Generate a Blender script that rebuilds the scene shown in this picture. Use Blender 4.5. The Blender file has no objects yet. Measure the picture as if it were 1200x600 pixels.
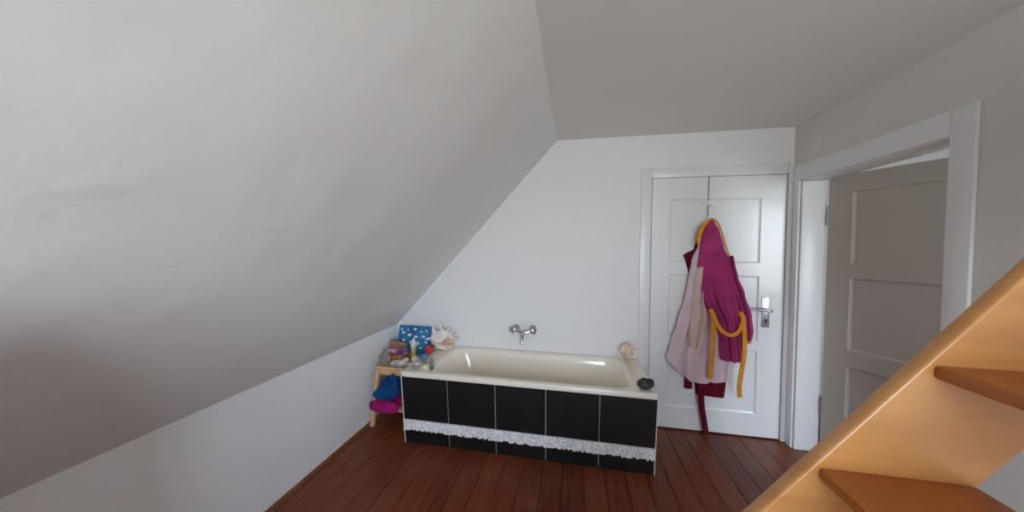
import bpy, bmesh, math, random
from mathutils import Vector, Matrix, noise
C = bpy.context.scene
COL = C.collection
PI = math.pi
random.seed(4)

# ------------------------------------------------------------------ materials
def new_mat(name):
    m = bpy.data.materials.new(name); m.use_nodes = True
    nt = m.node_tree
    return m, nt, nt.nodes, nt.links, nt.nodes['Principled BSDF']

def mat(name, col, rough=0.5, metal=0.0, var=0.0, vscale=6.0, bump=0.0, bscale=60.0, sheen=0.0,
        coat=0.0, stretch=(1, 1, 1), col2=None, island=False, detail=4.0, lo=0.35, hi=0.65):
    m, nt, N, L, b = new_mat(name)
    b.inputs['Base Color'].default_value = (*col, 1)
    b.inputs['Roughness'].default_value = rough
    if rough >= .9: b.inputs['Specular IOR Level'].default_value = 0.2
    b.inputs['Metallic'].default_value = metal
    if sheen:
        b.inputs['Sheen Weight'].default_value = sheen
        b.inputs['Sheen Roughness'].default_value = 0.5
    if coat:
        b.inputs['Coat Weight'].default_value = coat
        b.inputs['Coat Roughness'].default_value = 0.12
    tc = N.new('ShaderNodeTexCoord'); mp = N.new('ShaderNodeMapping')
    mp.inputs['Scale'].default_value = stretch
    L.new(tc.outputs['Object'], mp.inputs['Vector'])
    if var or col2:
        nz = N.new('ShaderNodeTexNoise'); nz.inputs['Scale'].default_value = vscale
        nz.inputs['Detail'].default_value = detail
        L.new(mp.outputs['Vector'], nz.inputs['Vector'])
        rp = N.new('ShaderNodeValToRGB')
        c2 = col2 if col2 else tuple(max(0, c * (1 - var)) for c in col)
        c1 = col if col2 else tuple(min(1, c * (1 + var)) for c in col)
        rp.color_ramp.elements[0].position = lo; rp.color_ramp.elements[1].position = hi
        rp.color_ramp.elements[0].color = (*c2, 1); rp.color_ramp.elements[1].color = (*c1, 1)
        if island:
            g = N.new('ShaderNodeNewGeometry')
            L.new(g.outputs['Random Per Island'], rp.inputs['Fac'])
        else:
            L.new(nz.outputs['Fac'], rp.inputs['Fac'])
        L.new(rp.outputs['Color'], b.inputs['Base Color'])
    if bump:
        nb = N.new('ShaderNodeTexNoise'); nb.inputs['Scale'].default_value = bscale
        nb.inputs['Detail'].default_value = 5
        L.new(mp.outputs['Vector'], nb.inputs['Vector'])
        bp = N.new('ShaderNodeBump'); bp.inputs['Strength'].default_value = bump
        bp.inputs['Distance'].default_value = 0.01
        L.new(nb.outputs['Fac'], bp.inputs['Height'])
        L.new(bp.outputs['Normal'], b.inputs['Normal'])
    return m

def plaster(name, col, wave=0.3):
    """painted plaster: slow waves from the trowel plus fine scratches and a few blisters"""
    m, nt, N, L, b = new_mat(name)
    b.inputs['Base Color'].default_value = (*col, 1)
    b.inputs['Roughness'].default_value = 0.75
    tc = N.new('ShaderNodeTexCoord')
    big = N.new('ShaderNodeTexNoise'); big.inputs['Scale'].default_value = 2.2; big.inputs['Detail'].default_value = 2
    L.new(tc.outputs['Object'], big.inputs['Vector'])
    mp = N.new('ShaderNodeMapping'); mp.inputs['Scale'].default_value = (1, 1, 1.6)
    mp.inputs['Rotation'].default_value = (0.5, 0.2, 0.3)
    L.new(tc.outputs['Object'], mp.inputs['Vector'])
    fine = N.new('ShaderNodeTexNoise'); fine.inputs['Scale'].default_value = 26; fine.inputs['Detail'].default_value = 7
    fine.inputs['Roughness'].default_value = 0.62
    L.new(mp.outputs['Vector'], fine.inputs['Vector'])
    vo = N.new('ShaderNodeTexNoise'); vo.inputs['Scale'].default_value = 5.0; vo.inputs['Detail'].default_value = 3
    L.new(mp.outputs['Vector'], vo.inputs['Vector'])
    ra = N.new('ShaderNodeValToRGB'); ra.color_ramp.elements[0].position = 0.62; ra.color_ramp.elements[1].position = 0.78
    L.new(vo.outputs['Fac'], ra.inputs['Fac'])
    b1 = N.new('ShaderNodeBump'); b1.inputs['Strength'].default_value = wave; b1.inputs['Distance'].default_value = 0.06
    L.new(big.outputs['Fac'], b1.inputs['Height'])
    b2 = N.new('ShaderNodeBump'); b2.inputs['Strength'].default_value = wave * 0.5; b2.inputs['Distance'].default_value = 0.01
    L.new(ra.outputs['Color'], b2.inputs['Height']); L.new(b1.outputs['Normal'], b2.inputs['Normal'])
    b3 = N.new('ShaderNodeBump'); b3.inputs['Strength'].default_value = 0.22; b3.inputs['Distance'].default_value = 0.006
    L.new(fine.outputs['Fac'], b3.inputs['Height']); L.new(b2.outputs['Normal'], b3.inputs['Normal'])
    L.new(b3.outputs['Normal'], b.inputs['Normal'])
    return m

def plank_mat():
    m, nt, N, L, b = new_mat('red brown varnished boards')
    b.inputs['Specular IOR Level'].default_value = 0.3
    b.inputs['Coat Weight'].default_value = 0.06; b.inputs['Coat Roughness'].default_value = 0.25
    tc = N.new('ShaderNodeTexCoord')
    mp = N.new('ShaderNodeMapping'); mp.inputs['Scale'].default_value = (14, 1.1, 1)
    L.new(tc.outputs['Object'], mp.inputs['Vector'])
    g = N.new('ShaderNodeTexNoise'); g.inputs['Scale'].default_value = 3.2; g.inputs['Detail'].default_value = 7
    g.inputs['Distortion'].default_value = 0.6
    L.new(mp.outputs['Vector'], g.inputs['Vector'])
    geo = N.new('ShaderNodeNewGeometry')
    ad = N.new('ShaderNodeMath'); ad.operation = 'MULTIPLY_ADD'
    L.new(geo.outputs['Random Per Island'], ad.inputs[0]); ad.inputs[1].default_value = 0.30; ad.inputs[2].default_value = -0.15
    ad2 = N.new('ShaderNodeMath'); ad2.operation = 'ADD'
    L.new(g.outputs['Fac'], ad2.inputs[0]); L.new(ad.outputs[0], ad2.inputs[1])
    rp = N.new('ShaderNodeValToRGB')
    e = rp.color_ramp.elements
    e[0].position = 0.25; e[0].color = (0.100, 0.022, 0.008, 1)
    e[1].position = 0.8; e[1].color = (0.23, 0.062, 0.022, 1)
    x = e.new(0.5); x.color = (0.165, 0.040, 0.014, 1)
    L.new(ad2.outputs[0], rp.inputs['Fac'])
    # worn paler scuffs
    sc = N.new('ShaderNodeTexNoise'); sc.inputs['Scale'].default_value = 4; sc.inputs['Detail'].default_value = 8
    L.new(tc.outputs['Object'], sc.inputs['Vector'])
    sr = N.new('ShaderNodeValToRGB'); sr.color_ramp.elements[0].position = 0.62; sr.color_ramp.elements[1].position = 0.82
    L.new(sc.outputs['Fac'], sr.inputs['Fac'])
    mx = N.new('ShaderNodeMix'); mx.data_type = 'RGBA'
    L.new(sr.outputs['Color'], mx.inputs[0]); L.new(rp.outputs['Color'], mx.inputs[6])
    mx.inputs[7].default_value = (0.22, 0.085, 0.038, 1)
    L.new(mx.outputs[2], b.inputs['Base Color'])
    rr = N.new('ShaderNodeMapRange'); rr.inputs[1].default_value = 0.3; rr.inputs[2].default_value = 0.7
    rr.inputs[3].default_value = 0.28; rr.inputs[4].default_value = 0.48
    L.new(sc.outputs['Fac'], rr.inputs[0]); L.new(rr.outputs[0], b.inputs['Roughness'])
    bp = N.new('ShaderNodeBump'); bp.inputs['Strength'].default_value = 0.12; bp.inputs['Distance'].default_value = 0.004
    L.new(g.outputs['Fac'], bp.inputs['Height']); L.new(bp.outputs['Normal'], b.inputs['Normal'])
    return m

def wood(name, c1, c2, stretch, rough=0.35, coat=0.3, scale=2.5):
    m, nt, N, L, b = new_mat(name)
    b.inputs['Roughness'].default_value = rough
    b.inputs['Coat Weight'].default_value = coat; b.inputs['Coat Roughness'].default_value = 0.2
    tc = N.new('ShaderNodeTexCoord'); mp = N.new('ShaderNodeMapping'); mp.inputs['Scale'].default_value = stretch
    L.new(tc.outputs['Object'], mp.inputs['Vector'])
    g = N.new('ShaderNodeTexNoise'); g.inputs['Scale'].default_value = scale; g.inputs['Detail'].default_value = 6
    g.inputs['Distortion'].default_value = 0.4
    L.new(mp.outputs['Vector'], g.inputs['Vector'])
    rp = N.new('ShaderNodeValToRGB'); rp.color_ramp.elements[0].position = 0.3; rp.color_ramp.elements[1].position = 0.7
    rp.color_ramp.elements[0].color = (*c2, 1); rp.color_ramp.elements[1].color = (*c1, 1)
    L.new(g.outputs['Fac'], rp.inputs['Fac']); L.new(rp.outputs['Color'], b.inputs['Base Color'])
    return m

def rot_stretch(m, rot):
    for n in m.node_tree.nodes:
        if n.type == 'MAPPING': n.inputs['Rotation'].default_value = rot
    return m

M = {}
M['plaster'] = plaster('white painted plaster', (0.80, 0.795, 0.80), 0.12)
M['knee'] = plaster('white plaster with painted light', (0.88, 0.89, 0.91), 0.14)  # white plaster made paler, stands in for daylight missing on the knee wall
M['slope'] = plaster('rough white painted plaster', (0.79, 0.80, 0.805), 0.30)
M['ceil'] = plaster('white ceiling paint', (0.78, 0.775, 0.76), 0.12)
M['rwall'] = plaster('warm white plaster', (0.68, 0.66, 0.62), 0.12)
M['floor'] = plank_mat()
M['floor_gap'] = mat('dark gap under boards', (0.02, 0.01, 0.006), 0.9)
M['base'] = mat('dark brown skirting', (0.20, 0.075, 0.028), 0.4, var=0.2)
M['door'] = mat('white gloss door paint', (0.78, 0.785, 0.785), 0.28, bump=0.04, bscale=14, coat=0.25)
M['door_shaded'] = mat('white door paint with painted shade', (0.51, 0.465, 0.41), 0.4, bump=0.05, bscale=18)  # white paint with the open leaf's shade and warm bounce in its colour
M['frame'] = mat('white gloss frame paint', (0.76, 0.765, 0.765), 0.3, bump=0.03, bscale=14)
M['enamel'] = mat('cream bathtub enamel', (0.86, 0.79, 0.69), 0.12, coat=0.5)
M['tile'] = mat('black satin tile', (0.006, 0.0063, 0.007), 0.45, var=0.3, vscale=9, bump=0.05, bscale=60)
M['grout'] = mat('grey tile grout', (0.42, 0.41, 0.39), 0.85, var=0.1, vscale=40)
M['edge'] = mat('cream tile edge strip', (0.72, 0.69, 0.62), 0.5)
M['pebble'] = mat('white marble pebbles', (0.90, 0.90, 0.91), 0.4, col2=(0.62, 0.63, 0.66), island=True, lo=0.0, hi=0.6)
M['pebble_bed'] = mat('grey pebble mortar', (0.55, 0.555, 0.57), 0.9)
M['chrome'] = mat('polished chrome', (0.62, 0.62, 0.64), 0.12, metal=1.0)
M['steel'] = mat('brushed steel', (0.55, 0.55, 0.56), 0.28, metal=1.0)
M['black'] = mat('black plastic', (0.015, 0.015, 0.017), 0.4)
M['stool'] = wood('pale pine', (0.72, 0.47, 0.26), (0.58, 0.34, 0.17), (6, 6, 1), 0.45, 0.1, 4)
M['stair'] = rot_stretch(wood('lacquered beech', (0.60, 0.295, 0.10), (0.48, 0.205, 0.058), (1.0, 3, 9), 0.32, 0.35, 1.6), (0, 0.894, 0))
M['tread'] = wood('amber lacquered beech', (0.40, 0.115, 0.016), (0.30, 0.08, 0.010), (5, 0.8, 5), 0.4, 0.12, 2.2)
M['magenta'] = mat('magenta terry cloth', (0.40, 0.037, 0.165), 0.95, var=0.16, vscale=9, bump=0.5, bscale=260, sheen=0.10)
M['orange'] = mat('orange terry trim', (0.76, 0.31, 0.035), 0.9, var=0.12, vscale=30, bump=0.4, bscale=260, sheen=0.05)
M['pale'] = mat('pale pink fleece', (0.70, 0.54, 0.60), 0.95, var=0.06, vscale=7, bump=0.4, bscale=240, sheen=0.3)
M['peach'] = mat('beige pink fleece', (0.66, 0.49, 0.44), 0.95, var=0.07, vscale=7, bump=0.4, bscale=240, sheen=0.3)
M['crimson'] = mat('dark red terry cloth', (0.125, 0.004, 0.018), 0.95, var=0.25, vscale=12, bump=0.5, bscale=260, sheen=0.04)
M['white_metal'] = mat('white lacquered metal', (0.80, 0.80, 0.79), 0.3)
M['strap'] = mat('grey metal strap', (0.22, 0.22, 0.21), 0.4, metal=0.4)
M['blue'] = mat('cobalt blue cotton', (0.002, 0.036, 0.16), 0.9, col2=(0.003, 0.075, 0.22), vscale=9, bump=0.5, bscale=120, sheen=0.05)
M['pinktowel'] = mat('fuchsia cotton', (0.32, 0.008, 0.13), 0.9, var=0.2, vscale=14, bump=0.5, bscale=120, sheen=0.05)
M['canvas'] = mat('painted blue sea canvas', (0.018, 0.26, 0.45), 0.6, col2=(0.008, 0.10, 0.34), vscale=7)
M['white_shell'] = mat('chalky white shell', (0.82, 0.77, 0.72), 0.5, var=0.12, vscale=22, bump=0.3, bscale=60)
M['pink_shell'] = mat('pinkish shell lip', (0.74, 0.54, 0.43), 0.4, var=0.15, vscale=30)
M['brown_spine'] = mat('brown shell streaks', (0.33, 0.19, 0.11), 0.6, var=0.3, vscale=40)
M['cream_shell'] = mat('cream shell', (0.78, 0.62, 0.47), 0.45, var=0.22, vscale=30, bump=0.3, bscale=70)
M['grey_shell'] = mat('grey oyster shell', (0.44, 0.41, 0.37), 0.6, col2=(0.16, 0.13, 0.11), vscale=40, bump=0.5, bscale=70)
M['pearl'] = mat('pearly shell inside', (0.80, 0.78, 0.74), 0.25, col2=(0.34, 0.32, 0.29), vscale=26, coat=0.4, lo=0.40, hi=0.58)
M['stone'] = mat('dark grey pebble', (0.040, 0.040, 0.038), 0.45, col2=(0.012, 0.012, 0.011), vscale=25, bump=0.3, bscale=50)
M['paua'] = mat('green grey mother of pearl', (0.30, 0.37, 0.30), 0.25, col2=(0.045, 0.06, 0.05), vscale=45, coat=0.4)
M['amethyst'] = mat('purple crystal', (0.46, 0.20, 0.40), 0.25, col2=(0.07, 0.012, 0.07), vscale=22, coat=0.4)
M['lilac'] = mat('lilac crystal', (0.78, 0.66, 0.72), 0.3, col2=(0.30, 0.12, 0.26), vscale=30, coat=0.3)
M['redstone'] = mat('dark red stone', (0.42, 0.09, 0.06), 0.4, var=0.3, vscale=30)
M['box'] = wood('brown cardboard', (0.36, 0.19, 0.09), (0.24, 0.11, 0.05), (3, 3, 8), 0.7, 0.0, 5)
M['rimwood'] = mat('reddish wicker', (0.56, 0.20, 0.08), 0.6, var=0.3, vscale=60, bump=0.5, bscale=120)
M['ochre'] = mat('ochre shell', (0.52, 0.34, 0.10), 0.5, col2=(0.22, 0.12, 0.04), vscale=35)
M['olive'] = mat('olive yellow wax', (0.50, 0.44, 0.14), 0.5, var=0.2, vscale=20)
M['red'] = mat('red wax', (0.56, 0.025, 0.04), 0.45, var=0.1)
M['skyblue'] = mat('pale blue glass pebble', (0.08, 0.26, 0.55), 0.25, var=0.2, vscale=20, coat=0.3)
M['yellowstone'] = mat('pale yellow pebble', (0.74, 0.68, 0.42), 0.35, var=0.1)

# ------------------------------------------------------------------ helpers
OFF = {}
def finish(name, bm, m, loc, parent=None, smooth=True, angle=35, recalc=True):
    if recalc: bmesh.ops.recalc_face_normals(bm, faces=bm.faces)
    bmesh.ops.translate(bm, verts=bm.verts, vec=-Vector(loc))
    for f in bm.faces: f.smooth = smooth
    me = bpy.data.meshes.new(name); bm.to_mesh(me); bm.free()
    if smooth: me.set_sharp_from_angle(angle=math.radians(angle))
    for mm in (m if isinstance(m, (list, tuple)) else [m]): me.materials.append(mm)
    o = bpy.data.objects.new(name, me); COL.objects.link(o)
    if parent is None: o.location = loc
    else: o.parent = parent
    return o

def thing(name, label, cat, loc, group=None, kind=None):
    o = bpy.data.objects.new(name, None); COL.objects.link(o)
    o.location = loc; o.empty_display_size = 0.05
    if label: o['label'] = label
    if cat: o['category'] = cat
    if group: o['group'] = group
    if kind: o['kind'] = kind
    OFF[o.name] = Vector(loc)
    return o

def part(name, bm, m, parent, label=None, **k):
    off = OFF[parent.name]
    o = finish(name, bm, m, off, parent, **k)
    OFF[o.name] = off
    if label: o['label'] = label
    return o

def single(name, bm, m, loc, label, cat, group=None, **k):
    o = finish(name, bm, m, loc, None, **k)
    o['label'] = label; o['category'] = cat
    if group: o['group'] = group
    OFF[o.name] = Vector(loc)
    return o

def struct(name, bm, m, label=None, **k):
    o = finish(name, bm, m, (0, 0, 0), None, **k)
    o['kind'] = 'structure'
    o['label'] = label or name.replace('_', ' ')
    o['category'] = name.split('_')[0]
    OFF[o.name] = Vector((0, 0, 0))
    return o

def box(bm, x0, x1, y0, y1, z0, z1, bev=0.0, seg=2, mi=0):
    r = bmesh.ops.create_cube(bm, size=1.0)
    vs = r['verts']
    for v in vs:
        v.co = Vector((x0 + (v.co.x + .5) * (x1 - x0), y0 + (v.co.y + .5) * (y1 - y0), z0 + (v.co.z + .5) * (z1 - z0)))
    fs = {f for v in vs for f in v.link_faces}
    for f in fs: f.material_index = mi
    if bev:
        es = list({e for v in vs for e in v.link_edges})
        bmesh.ops.bevel(bm, geom=es, offset=bev, segments=seg, affect='EDGES', profile=0.6)
    return bm

def boxes(*bs, bev=0.0):
    bm = bmesh.new()
    for b in bs: box(bm, *b, bev=bev)
    return bm

def prism(bm, pts, axis, a, b, mi=0):
    """extrude a 2D polygon; axis 'y': pts are (x,z); 'x': pts are (y,z); 'z': pts are (x,y)"""
    def P(p, t):
        return {'y': (p[0], t, p[1]), 'x': (t, p[0], p[1]), 'z': (p[0], p[1], t)}[axis]
    A = [bm.verts.new(P(p, a)) for p in pts]; B = [bm.verts.new(P(p, b)) for p in pts]
    fs = [bm.faces.new(A), bm.faces.new(B[::-1])]
    n = len(pts)
    for i in range(n):
        j = (i + 1) % n
        fs.append(bm.faces.new((A[i], B[i], B[j], A[j])))
    for f in fs: f.material_index = mi
    return bm

def catmull(pts, n=8):
    pts = [Vector(p) for p in pts]
    if len(pts) < 3: 
        return [pts[0].lerp(pts[-1], i / n) for i in range(n + 1)]
    P = [2 * pts[0] - pts[1]] + pts + [2 * pts[-1] - pts[-2]]
    out = []
    for i in range(1, len(P) - 2):
        a, b, c, d = P[i - 1:i + 3]
        for k in range(n):
            t = k / n
            out.append(0.5 * ((2 * b) + (c - a) * t + (2 * a - 5 * b + 4 * c - d) * t * t + (3 * b - a - 3 * c + d) * t ** 3))
    out.append(pts[-1])
    return out

def tube(bm, pts, r, seg=10, caps=True):
    """r: number or list of radii"""
    pts = [Vector(p) for p in pts]; n = len(pts)
    rs = r if isinstance(r, (list, tuple)) else [r] * n
    if len(rs) != n:
        rs = [rs[0] + (rs[-1] - rs[0]) * i / (n - 1) for i in range(n)] if len(rs) == 2 else \
            [rs[min(int(i / (n - 1) * (len(rs) - 1)), len(rs) - 2)] * (1 - ((i / (n - 1) * (len(rs) - 1)) % 1 if i < n - 1 else 1)) +
             rs[min(int(i / (n - 1) * (len(rs) - 1)) + 1, len(rs) - 1)] * ((i / (n - 1) * (len(rs) - 1)) % 1 if i < n - 1 else 1) for i in range(n)]
    up = None; rings = []
    for i in range(n):
        t = (pts[min(i + 1, n - 1)] - pts[max(i - 1, 0)]).normalized()
        if up is None:
            up = Vector((0, 0, 1)) if abs(t.z) < .9 else Vector((1, 0, 0))
        s = t.cross(up).normalized(); up = s.cross(t).normalized()
        rings.append([bm.verts.new(pts[i] + rs[i] * (math.cos(2 * PI * k / seg) * s + math.sin(2 * PI * k / seg) * up)) for k in range(seg)])
    for i in range(n - 1):
        for k in range(seg):
            l = (k + 1) % seg
            bm.faces.new((rings[i][k], rings[i][l], rings[i + 1][l], rings[i + 1][k]))
    if caps:
        bm.faces.new(rings[0][::-1]); bm.faces.new(rings[-1])
    return bm

def ribbon(bm, pts, w, t, nrm=(0, -1, 0)):
    """flat band with rounded edges along a path; the width lies across the path in the plane facing nrm"""
    pts = [Vector(p) for p in pts]; n = len(pts); nrm = Vector(nrm)
    ws = w if isinstance(w, (list, tuple)) else [w] * n
    if len(ws) != n: ws = [ws[0] + (ws[-1] - ws[0]) * i / (n - 1) for i in range(n)]
    cs = [(-.5, -.25), (-.42, -.5), (.42, -.5), (.5, -.25), (.5, .25), (.42, .5), (-.42, .5), (-.5, .25)]
    rings = []
    for i in range(n):
        tg = (pts[min(i + 1, n - 1)] - pts[max(i - 1, 0)]).normalized()
        s = tg.cross(nrm).normalized(); q = s.cross(tg).normalized()
        rings.append([bm.verts.new(pts[i] + s * a * ws[i] + q * b * t) for a, b in cs])
    for i in range(n - 1):
        for k in range(8):
            l = (k + 1) % 8
            bm.faces.new((rings[i][k], rings[i][l], rings[i + 1][l], rings[i + 1][k]))
    bm.faces.new(rings[0][::-1]); bm.faces.new(rings[-1])
    return bm

def lathe(bm, prof, seg=24, mtx=None):
    """prof: (r, z) pairs; mtx maps the local z axis to where it stands"""
    mtx = mtx or Matrix()
    rings = []
    for r, z in prof:
        if r < 1e-6: rings.append([bm.verts.new(mtx @ Vector((0, 0, z)))])
        else: rings.append([bm.verts.new(mtx @ Vector((r * math.cos(2 * PI * k / seg), r * math.sin(2 * PI * k / seg), z))) for k in range(seg)])
    for a, b in zip(rings, rings[1:]):
        for k in range(seg):
            l = (k + 1) % seg
            if len(a) == 1 and len(b) == 1: continue
            if len(a) == 1: bm.faces.new((a[0], b[k], b[l]))
            elif len(b) == 1: bm.faces.new((a[k], a[l], b[0]))
            else: bm.faces.new((a[k], a[l], b[l], b[k]))
    if len(rings[0]) > 1: bm.faces.new(rings[0][::-1])
    if len(rings[-1]) > 1: bm.faces.new(rings[-1])
    return bm

def lump(bm, c, r, amp=0.15, freq=1.5, seed=0, sub=4, flat=None, mtx=None):
    v0 = len(bm.verts)
    res = bmesh.ops.create_icosphere(bm, subdivisions=sub, radius=1.0)
    R = Vector(r) if not isinstance(r, (int, float)) else Vector((r, r, r))
    for v in res['verts']:
        d = v.co.normalized()
        k = 1 + amp * noise.noise(d * freq + Vector((seed * 7.3, seed * 3.1, seed))) + amp * .5 * noise.noise(d * freq * 2.3 + Vector((seed, 9, seed * 2)))
        p = Vector((d.x * R.x * k, d.y * R.y * k, d.z * R.z * k))
        if flat is not None and p.z < -flat * R.z: p.z = -flat * R.z + (p.z + flat * R.z) * .12
        if mtx: p = mtx @ p
        v.co = Vector(c) + p
    return res['verts']

def place(o_pos, z_rot=0, x_rot=0, y_rot=0, s=1):
    return Matrix.Translation(Vector(o_pos)) @ Matrix.Rotation(z_rot, 4, 'Z') @ Matrix.Rotation(y_rot, 4, 'Y') @ Matrix.Rotation(x_rot, 4, 'X') @ Matrix.Scale(s, 4)

def drop(bm, z):
    """rest the lowest point at height z"""
    lo = min(v.co.z for v in bm.verts)
    bmesh.ops.translate(bm, verts=bm.verts, vec=(0, 0, z - lo))
    return bm

# ------------------------------------------------------------------ room shell (metres)
HK, H = 0.708, 2.298           # knee wall and ceiling heights
XS, XR = 1.4414, 3.1375        # where the slope meets the ceiling; right wall
YF = -4.35                     # gable wall behind the photographer
TW = 0.133                     # thickness of the right wall
X2 = 5.3                       # far side of the adjoining room
DL, DR, DT = 2.177, 3.097, 1.968

# floor: one mesh of separate boards over a dark base
bm = bmesh.new()
w = 0.128; x = 0.0; i = 0
while x < X2 + 0.1:
    y0 = YF - 0.05; ends = [y0]
    rr = random.Random(i * 13 + 1)
    ends.append(1.1)
    for a, b in zip(ends, ends[1:]):
        box(bm, x + 0.0012, x + w - 0.0012, a + .0008, b - .0008, -0.022, 0.0, bev=0.0016, seg=1)
    x += w; i += 1
box(bm, -0.1, X2 + .3, YF - .05, 1.1, -0.06, -0.021, mi=1)
for f in bm.faces: pass
struct('floor', bm, [M['floor'], M['floor_gap']], 'red-brown varnished wooden plank floor', smooth=False)

# knee wall, sloping ceiling, flat ceiling
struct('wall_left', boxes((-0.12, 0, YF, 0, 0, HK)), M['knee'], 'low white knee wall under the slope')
bm = bmesh.new()
nx, nz = (0.74159, -0.67085) if False else (0, 0)
L_ = math.hypot(XS, H - HK); ux, uz = XS / L_, (H - HK) / L_
prism(bm, [(0, HK), (XS, H), (XS - uz * .12, H + ux * .12), (-uz * .12, HK + ux * .12)], 'y', YF, 0)
struct('ceiling_slope', bm, M['slope'], 'white plastered sloping roof side on the left')
struct('ceiling', boxes((XS, XR + TW, YF, 0, H, H + .12)), M['ceil'], 'flat white ceiling')

# back wall with the doorway notch; a shallow closed recess behind the door
bm = bmesh.new()
prism(bm, [(-0.12, 0), (DL - .004, 0), (DL - .004, DT), (DR + .004, DT), (DR + .004, 0), (XR + TW, 0), (XR + TW, H + .1), (XS, H + .1), (-0.12, HK)], 'y', 0, 0.13)
box(bm, DL - .1, DR + .1, 0.131, 0.16, 0, DT + .1)
struct('wall_back', bm, M['plaster'], 'white back wall behind the bathtub')

# right wall with the open doorway
OY0, OY1, OZ = -0.985, -0.08, 1.912
bm = boxes((XR, XR + TW, OY1, 0, 0, H), (XR, XR + TW, OY0, OY1, OZ, H), (XR, XR + TW, YF, OY0, 0, H))
struct('wall_right', bm, M['rwall'], 'off-white right wall above the open door')

# gable wall behind the camera with a window
WX0, WX1, WZ0, WZ1 = 1.55, 2.95, 0.65, 2.05
PX, PZ = 0.86, 1.30
bm = bmesh.new()
prism(bm, [(-0.12, 0), (WX0, 0), (WX0, H + .1), (XS, H + .1), (-0.12, HK)], 'y', YF - .15, YF)
box(bm, WX1, XR + TW, YF - .15, YF, 0, H + .1); box(bm, WX0, WX1, YF - .15, YF, 0, WZ0); box(bm, WX0, WX1, YF - .15, YF, WZ1, H + .1)
struct('wall_front', bm, M['plaster'], 'white gable wall behind the photographer')
wn = thing('window_1', 'white gable window behind the photographer', 'window', (WX0, YF, WZ0), kind='structure')
part('window_frame', boxes((WX0, WX0 + .05, YF - .1, YF - .03, WZ0, WZ1), (WX1 - .05, WX1, YF - .1, YF - .03, WZ0, WZ1),
     (WX0 + .05, WX1 - .05, YF - .1, YF - .03, WZ0, WZ0 + .05), (WX0 + .05, WX1 - .05, YF - .1, YF - .03, WZ1 - .05, WZ1),
     ((WX0 + WX1) / 2 - .03, (WX0 + WX1) / 2 + .03, YF - .1, YF - .03, WZ0 + .05, WZ1 - .05)), M['frame'], wn)

# added unseen low panel, keeps window light off the lower left
struct('wall_added_shade', boxes((0.001, PX, -2.62, -2.54, 0.001, PZ), bev=.004), M['plaster'], 'added low white panel behind the photographer, shading the lower left')

# adjoining room behind the open door
bm = boxes((XR + TW, X2 + .12, 0.9, 1.0, 0, 2.45)); struct('wall_adjoining_back', bm, M['plaster'])
AX0, AX1, AZ0, AZ1 = 4.22, 4.86, 0.75, 2.1
bm = boxes((XR + TW, AX0, -2.9, -2.8, 0, 2.45), (AX1, X2 + .12, -2.9, -2.8, 0, 2.45), (AX0, AX1, -2.9, -2.8, 0, AZ0), (AX0, AX1, -2.9, -2.8, AZ1, 2.45))
struct('wall_adjoining_front', bm, M['plaster'])
wn = thing('window_2', 'white window of the adjoining room', 'window', (AX0, -2.8, AZ0), kind='structure')
part('window_frame', boxes((AX0, AX0 + .04, -2.88, -2.83, AZ0, AZ1), (AX1 - .04, AX1, -2.88, -2.83, AZ0, AZ1),
     (AX0 + .04, AX1 - .04, -2.88, -2.83, AZ0, AZ0 + .04), (AX0 + .04, AX1 - .04, -2.88, -2.83, AZ1 - .04, AZ1)), M['frame'], wn)
bm = boxes((X2, X2 + .12, -2.8, .9, 0, 2.45))
struct('wall_adjoining_right', bm, M['plaster'])
bm = boxes((XR + TW + .005, X2, -2.8, .9, 2.33, 2.45)); struct('ceiling_adjoining', bm, M['plaster'])
bm = boxes((XR + .02, XR + TW, .165, .9, 0, 2.45)); struct('wall_adjoining_left', bm, M['plaster'])

# skirting strip along the knee wall
bm = bmesh.new()
prism(bm, [(0.0005, 0.0005), (0.021, 0.0005), (0.017, 0.012), (0.010, 0.019), (0.0005, 0.022)], 'y', YF + .01, -0.002)
struct('baseboard_left', bm, M['base'], 'thin dark brown skirting strip below the knee wall')

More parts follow.
